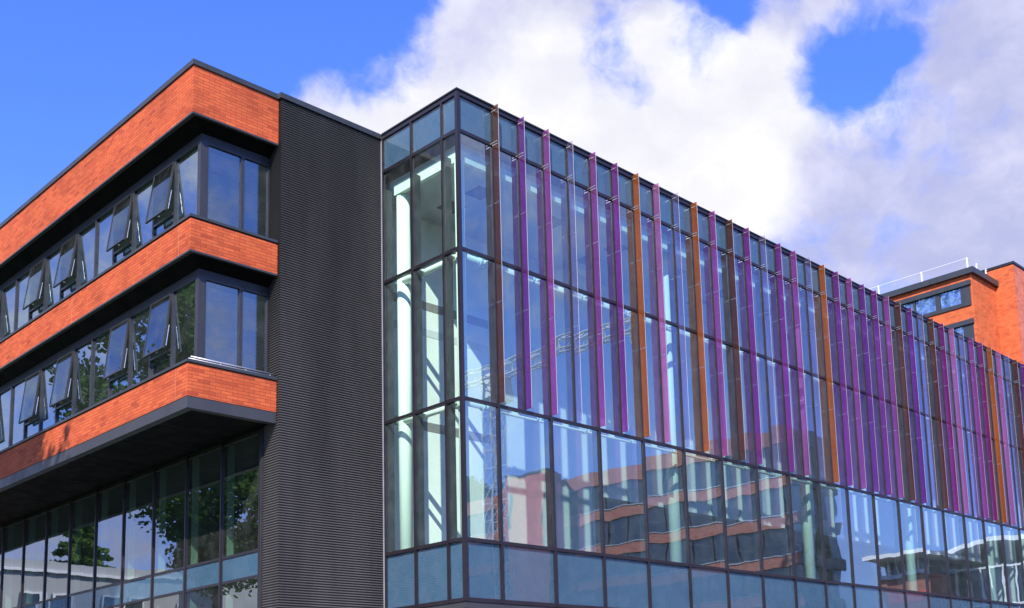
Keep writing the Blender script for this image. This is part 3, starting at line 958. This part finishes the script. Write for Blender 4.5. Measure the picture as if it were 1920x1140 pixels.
for i in range(12):
    t0, t1 = i / 12, (i + 1) / 12
    y0_, y1_ = -20.5 + 8.5 * t0, -20.5 + 8.5 * t1
    za, zb_ = 13.2 + 1.1 * math.sin(t0 * 2.6), 13.2 + 1.1 * math.sin(t1 * 2.6)
    b = len(mb.v)
    mb.v += [(66.5, y0_, za), (80, y0_, za), (80, y1_, zb_), (66.5, y1_, zb_), (66.5, y0_, za + .35), (80, y0_, za + .35), (80, y1_, zb_ + .35), (66.5, y1_, zb_ + .35)]
    mb.f += [tuple(b + i_ for i_ in q) for q in ((0, 3, 2, 1), (4, 5, 6, 7), (0, 1, 5, 4), (1, 2, 6, 5), (2, 3, 7, 6), (3, 0, 4, 7))]
mb.build('roof', M['white'], gp)

# tower crane seen in the glass
cr = thing('tower_crane', 'pale lattice tower crane mirrored in the glass above the brick office block', 'crane', (54.2, -58.5, 0))


def lattice(mb, p0, p1, w, seg, r=0.09):
    p0 = Vector(p0); p1 = Vector(p1); d = (p1 - p0); L = d.length; d.normalize()
    a = d.cross(Vector((0, 0, 1)))
    if a.length < 0.2: a = Vector((1, 0, 0))
    a.normalize(); c = d.cross(a)
    cs = [(a + c) * w / 2, (a - c) * w / 2, (-a - c) * w / 2, (-a + c) * w / 2]
    for q in cs:
        mb.tube(p0 + q, p1 + q, r, n=5)
    n = max(1, int(L / seg))
    for i in range(n):
        u0 = p0 + d * (L * i / n); u1 = p0 + d * (L * (i + 1) / n)
        for j in range(4):
            mb.tube(u0 + cs[j], u1 + cs[(j + 1) % 4], r * 0.6, n=4, cap=False)
            mb.tube(u0 + cs[j], u0 + cs[(j + 1) % 4], r * 0.6, n=4, cap=False)


mb = MB(); lattice(mb, (54.2, -58.5, 0), (54.2, -58.5, 33), 1.3, 1.7, 0.045); mb.build('mast', M['white'], cr)
mb = MB(); lattice(mb, (50.5, -60.8, 34.3), (64.0, -47.0, 40.0), 1.2, 1.5, 0.10); mb.build('jib', M['white'], cr)
mb = MB(); mb.box(53.2, 55.2, -59.5, -57.5, 33, 35.4); mb.build('cab', M['white'], cr)
mb = MB(); mb.box(62.4, 63.8, -48.4, -47.0, 37.2, 40.6); mb.build('counterweight', M['stone'], cr)

# pale buildings mirrored in the ground-floor windows
pb = thing('pale_rendered_building', 'pale grey rendered building with white framed windows, mirrored in the ground floor glass', 'building', (-26.5, 60, 0))
box('wall', M['stone'], pb, -36, -26.5, 49.5, 54.3, 0, 15.7)
box('coping', M['trim'], pb, -36.1, -26.4, 49.4, 54.4, 15.7, 15.9)
box('wall', M['stone'], pb, -40, -16.5, 60.0, 75, 0, 13.8)
box('cornice', M['white'], pb, -40.1, -16.3, 59.75, 60.0, 13.0, 13.2)
for px in (-18.6, -20.6, -24.0, -26.0, -30):
    for z in (9.6, 5.6):
        f = MB(); ring(f, 'y', 60.0, px - 0.75, px + 0.75, z, z + 2.0, 0.14, -0.12, -0.02)
        f = f.build('window', M['white'], pb)
        box('pane', M['dark_window'], f, px - 0.6, px + 0.6, 59.93, 59.98, z + 0.15, z + 1.85)
for z in (12.0, 8.0):
    for y in (51.0, 53.0):
        f = MB(); ring(f, 'x', -26.5, y - 0.6, y + 0.6, z, z + 1.9, 0.12, 0.02, 0.12)
        f = f.build('window', M['white'], pb)
        box('pane', M['dark_window'], f, -26.48, -26.43, y - 0.47, y + 0.47, z + 0.13, z + 1.77)


# ------------------------------------------------------------------ trees
def tree(name, label, loc, h, r, crown_lo, leaves, leaf, seed, conifer=False):
    rnd = random.Random(seed)
    t = thing(name, label, 'tree', loc, 'trees along the street side')
    L = Vector(loc)
    tb = MB()
    tb.tube(L, L + Vector((0.1, 0.15, h * 0.55)), 0.34, 0.2, 12)
    tb.tube(L + Vector((0.1, 0.15, h * 0.55)), L + Vector((0, 0, h * 0.93)), 0.2, 0.05, 10)
    cl = []
    if conifer:
        n = 150
        for i in range(n):
            u = i / n
            z = crown_lo + (h - crown_lo) * u
            rr = r * (1 - u) ** 0.8 * (0.7 + 0.45 * rnd.random())
            a = i * 2.4 + rnd.random()
            tip = L + Vector((math.cos(a) * rr, math.sin(a) * rr, z - rr * 0.22))
            base = L + Vector((0, 0, z))
            tb.tube(base, tip, 0.05, 0.015, 5)
            cl.append((base, tip, 0.18 + 0.30 * (1 - u)))
    else:
        for i in range(46):
            a = rnd.random() * 6.283
            zz = rnd.random()
            z = crown_lo + (h - crown_lo) * zz
            rr = r * math.sqrt(max(0.05, 1 - (2 * zz - 0.9) ** 2)) * (0.55 + 0.5 * rnd.random())
            c = L + Vector((math.cos(a) * rr, math.sin(a) * rr, z))
            st = L + Vector((0.05, 0.1, max(crown_lo * 0.8, z - rr * 0.8)))
            tb.tube(st, c, 0.09, 0.02, 5)
            cl.append((st.lerp(c, 0.55), c, 1.25 + 0.7 * rnd.random()))
    tb.build('trunk', M['bark'], t)
    lb = MB()
    for i in range(leaves):
        a, b, s_ = cl[rnd.randrange(len(cl))]
        u = rnd.random() ** 0.6
        p = a.lerp(b, u)
        d = Vector((rnd.gauss(0, 1), rnd.gauss(0, 1), rnd.gauss(0, 0.7)))
        d = d.normalized() * (rnd.random() ** 0.45)
        p = p + d * s_
        q = leaf * (0.6 + 0.8 * rnd.random())
        n1_ = Vector((rnd.gauss(0, 1), rnd.gauss(0, 1), rnd.gauss(0, 1))).normalized()
        n2_ = n1_.orthogonal().normalized()
        n1_ = n1_ * q; n2_ = n2_ * q * 0.62
        lb.quad(p - n1_, p + n2_, p + n1_, p - n2_)
    lb.build('crown', M['needle'] if conifer else M['leaf'], t)
    return t


tree('leafy_tree', 'tall leafy tree mirrored in the windows next to the brick corner', (-20, 37.0, 0), 27.0, 5.6, 11.0, 26000, 0.17, 3)
tree('leafy_tree', 'street tree whose crown shades the lowest brick band at the left edge', (-20, 3.4, 0), 24.3, 3.6, 12.0, 12000, 0.17, 5)
tree('conifer', 'broad dark conifer mirrored in the ground floor glass, lower left', (-25.0, 68, 0), 19.0, 11.0, 3.0, 40000, 0.20, 9, True)
tree('leafy_tree', 'round tree beyond the mirrored brick office block', (92, -105, 0), 38.0, 9.0, 10, 12000, 0.4, 12)
